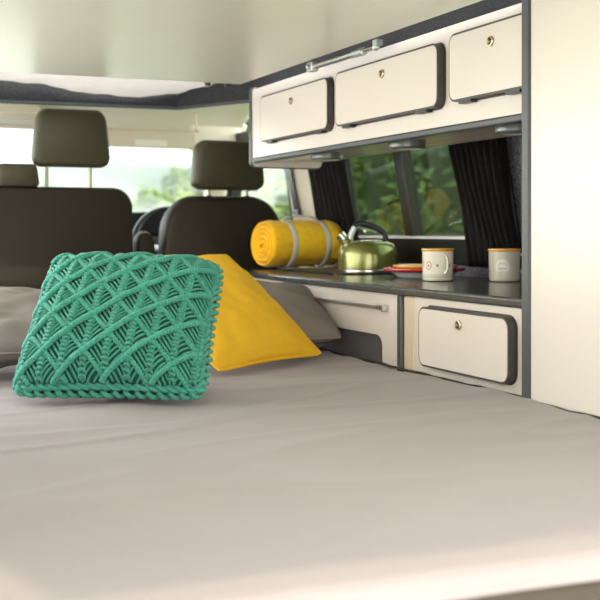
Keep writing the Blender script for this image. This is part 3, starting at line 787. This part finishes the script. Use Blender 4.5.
def visor(x0, x1, label, down):
    t = T('sun_visor', label, 'sun visor', ((x0+x1)/2, 5.03, .45))
    if down:
        m = M(); m.prism(rrect(x0+.01, x1-.01, .372, .448, .02), 'y', 5.035, 5.052); O('visor_panel', m, trim_m, t, bev=.004)
        m = M(); m.prism(rrect((x0+x1)/2-.06, (x0+x1)/2+.09, .377, .405, .004), 'y', 5.029, 5.0348); O('mirror_flap', m, headl, t, bev=.001)
    else:
        m = M(); m.prism(rrect(x0+.01, x1-.01, 4.86, 5.03, .02), 'z', .476, .490); O('visor_panel', m, trim_m, t, bev=.004)
    m = M(); m.cyl((x0, 5.035, .452), (x1, 5.035, .452), .0055, 10); O('hinge_rod', m, trim_m, t)
    for x in (x0+.005, x1-.005):
        m = M(); m.ball((x, 5.035, .458), (.013, .013, .013)); m.cyl((x, 5.035, .458), (x, 5.045, .53), .008, 10)
        O('visor_clip', m, trim_m, t)
visor(1.125, 1.60, 'cream sun visor above the windscreen between the two front headrests', True)
visor(.42, .88, 'cream sun visor folded up above the windscreen on the passenger side', False)
t = T('seat_belt', 'black seat belt hanging from the pale door pillar behind the driver seat', 'seat belt', (1.82, 4.45, .1))
m = M(); m.prism([(4.425, .085), (4.468, .075), (4.490, .33), (4.445, .34)], 'x', lambda a, b: wx(b)-.045, lambda a, b: wx(b)-.041); O('webbing', m, black, t)
O('belt_tongue', M().box(wx(.08)-.05, wx(.08)-.036, 4.415, 4.475, .065, .085), black, t, bev=.003)

# ------------------------------------------------------------------ outside: bushes, trees, building
def foliage(name, label, cat, c, rad, n, leafm, ls, group, trunk=None, seed=1, z0=FLOOR-.43):
    rnd = random.Random(seed); c = Vector(c); t = T(name, label, cat, (c.x, c.y, z0), group)
    m = M()
    lumps = [(Vector((0, 0, 0)), 1.0)]+[(Vector((rnd.uniform(-.6, .6)*rad[0], rnd.uniform(-.6, .6)*rad[1], rnd.uniform(-.5, .6)*rad[2])), rnd.uniform(.4, .65)) for _ in range(9)]
    for i in range(n):
        l, sc = rnd.choice(lumps); a = rnd.uniform(0, 6.283); zz = rnd.uniform(-1, 1); rr = math.sqrt(1-zz*zz); f_ = rnd.uniform(.72, 1.08)*sc
        p = c+l+Vector((rad[0]*rr*math.cos(a), rad[1]*rr*math.sin(a), rad[2]*zz))*f_
        if p.z < z0+.02: p.z = z0+.02+rnd.random()*.3
        d1 = Vector((rnd.gauss(0, 1), rnd.gauss(0, 1), rnd.gauss(0, 1))).normalized(); d2 = d1.orthogonal().normalized(); s = ls*rnd.uniform(.6, 1.3)
        v = [m.b.verts.new(p+q) for q in (-d1*s, d2*s*.45, d1*s, -d2*s*.45)]; m.face(v)
    O('foliage', m, leafm, t, recalc=False, smooth=False)
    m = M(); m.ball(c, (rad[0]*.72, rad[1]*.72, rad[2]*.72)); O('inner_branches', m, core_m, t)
    m = M(); m.cyl((c.x, c.y, z0), (c.x, c.y, c.z), .07*max(1, rad[2]*.8), 10); O('trunk', m, bark, t)
    return t
G1 = 'green bushes outside the side window'
hd = [(5.0, 7.5, .3, leaf_d, 'dark leafy bush outside the side window, half hidden by the right-hand curtain'),
      (5.6, 9.9, .2, leaf_m, 'green leafy bush filling the rear pane of the side window'),
      (6.1, 12.0, .35, leaf_d, 'dark leafy bush outside behind the black divider of the side window'),
      (6.6, 13.9, .2, leaf_m, 'green leafy bush filling the front pane of the side window above the kettle'),
      (7.6, 17.6, .2, leaf_l, 'pale green bush outside the driver window beside the door pillar')]
for i, (x, y, dz, lm, lab) in enumerate(hd):
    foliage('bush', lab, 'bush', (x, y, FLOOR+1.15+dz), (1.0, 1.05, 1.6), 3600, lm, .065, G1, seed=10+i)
foliage('tree', 'light green leafy tree seen past the driver headrest', 'tree', (8.2, 22.5, 1.2), (1.6, 1.6, 2.4), 3500, leaf_l, .13, None, seed=40)
foliage('tree', 'green tree beyond the right edge of the windscreen', 'tree', (10.4, 30, 2.0), (1.5, 1.5, 2.6), 3600, leaf_m, .16, None, seed=41)
for i, (x, lab) in enumerate(((6.7, 'low pale green shrub outside the windscreen, behind the tall passenger headrest'), (7.6, 'low pale green shrub outside the windscreen, just right of the tall passenger headrest'), (8.5, 'low pale green shrub outside above the steering wheel'))):
    foliage('shrub', lab, 'shrub', (x, 27.5+.3*i, -.10), (.52, .5, 1.0), 3200, leaf_m, .09, 'low shrubs before the pale building', seed=50+i)
t = T('building', 'pale rendered house seen blurred through the windscreen', 'building', (4.6, 34, FLOOR-.45))
m = M(); m.box(-2.0, 10.2, 32, 40, FLOOR-.449, 4.2); O('house_wall', m, render_m, t)
m = M(); m.prism([(-2.5, 4.2), (10.7, 4.2), (9.4, 7.0), (-1.4, 7.0)], 'y', 31.5, 40.5); O('roof', m, tile_m, t)
for x in (.6, 4.4):
    f_ = O('window', M().box(x, x+1.2, 31.95, 32.0, .5, 1.9), white_p, t); O('window_pane', M().box(x+.08, x+1.12, 31.94, 31.949, .58, 1.82), black, f_)
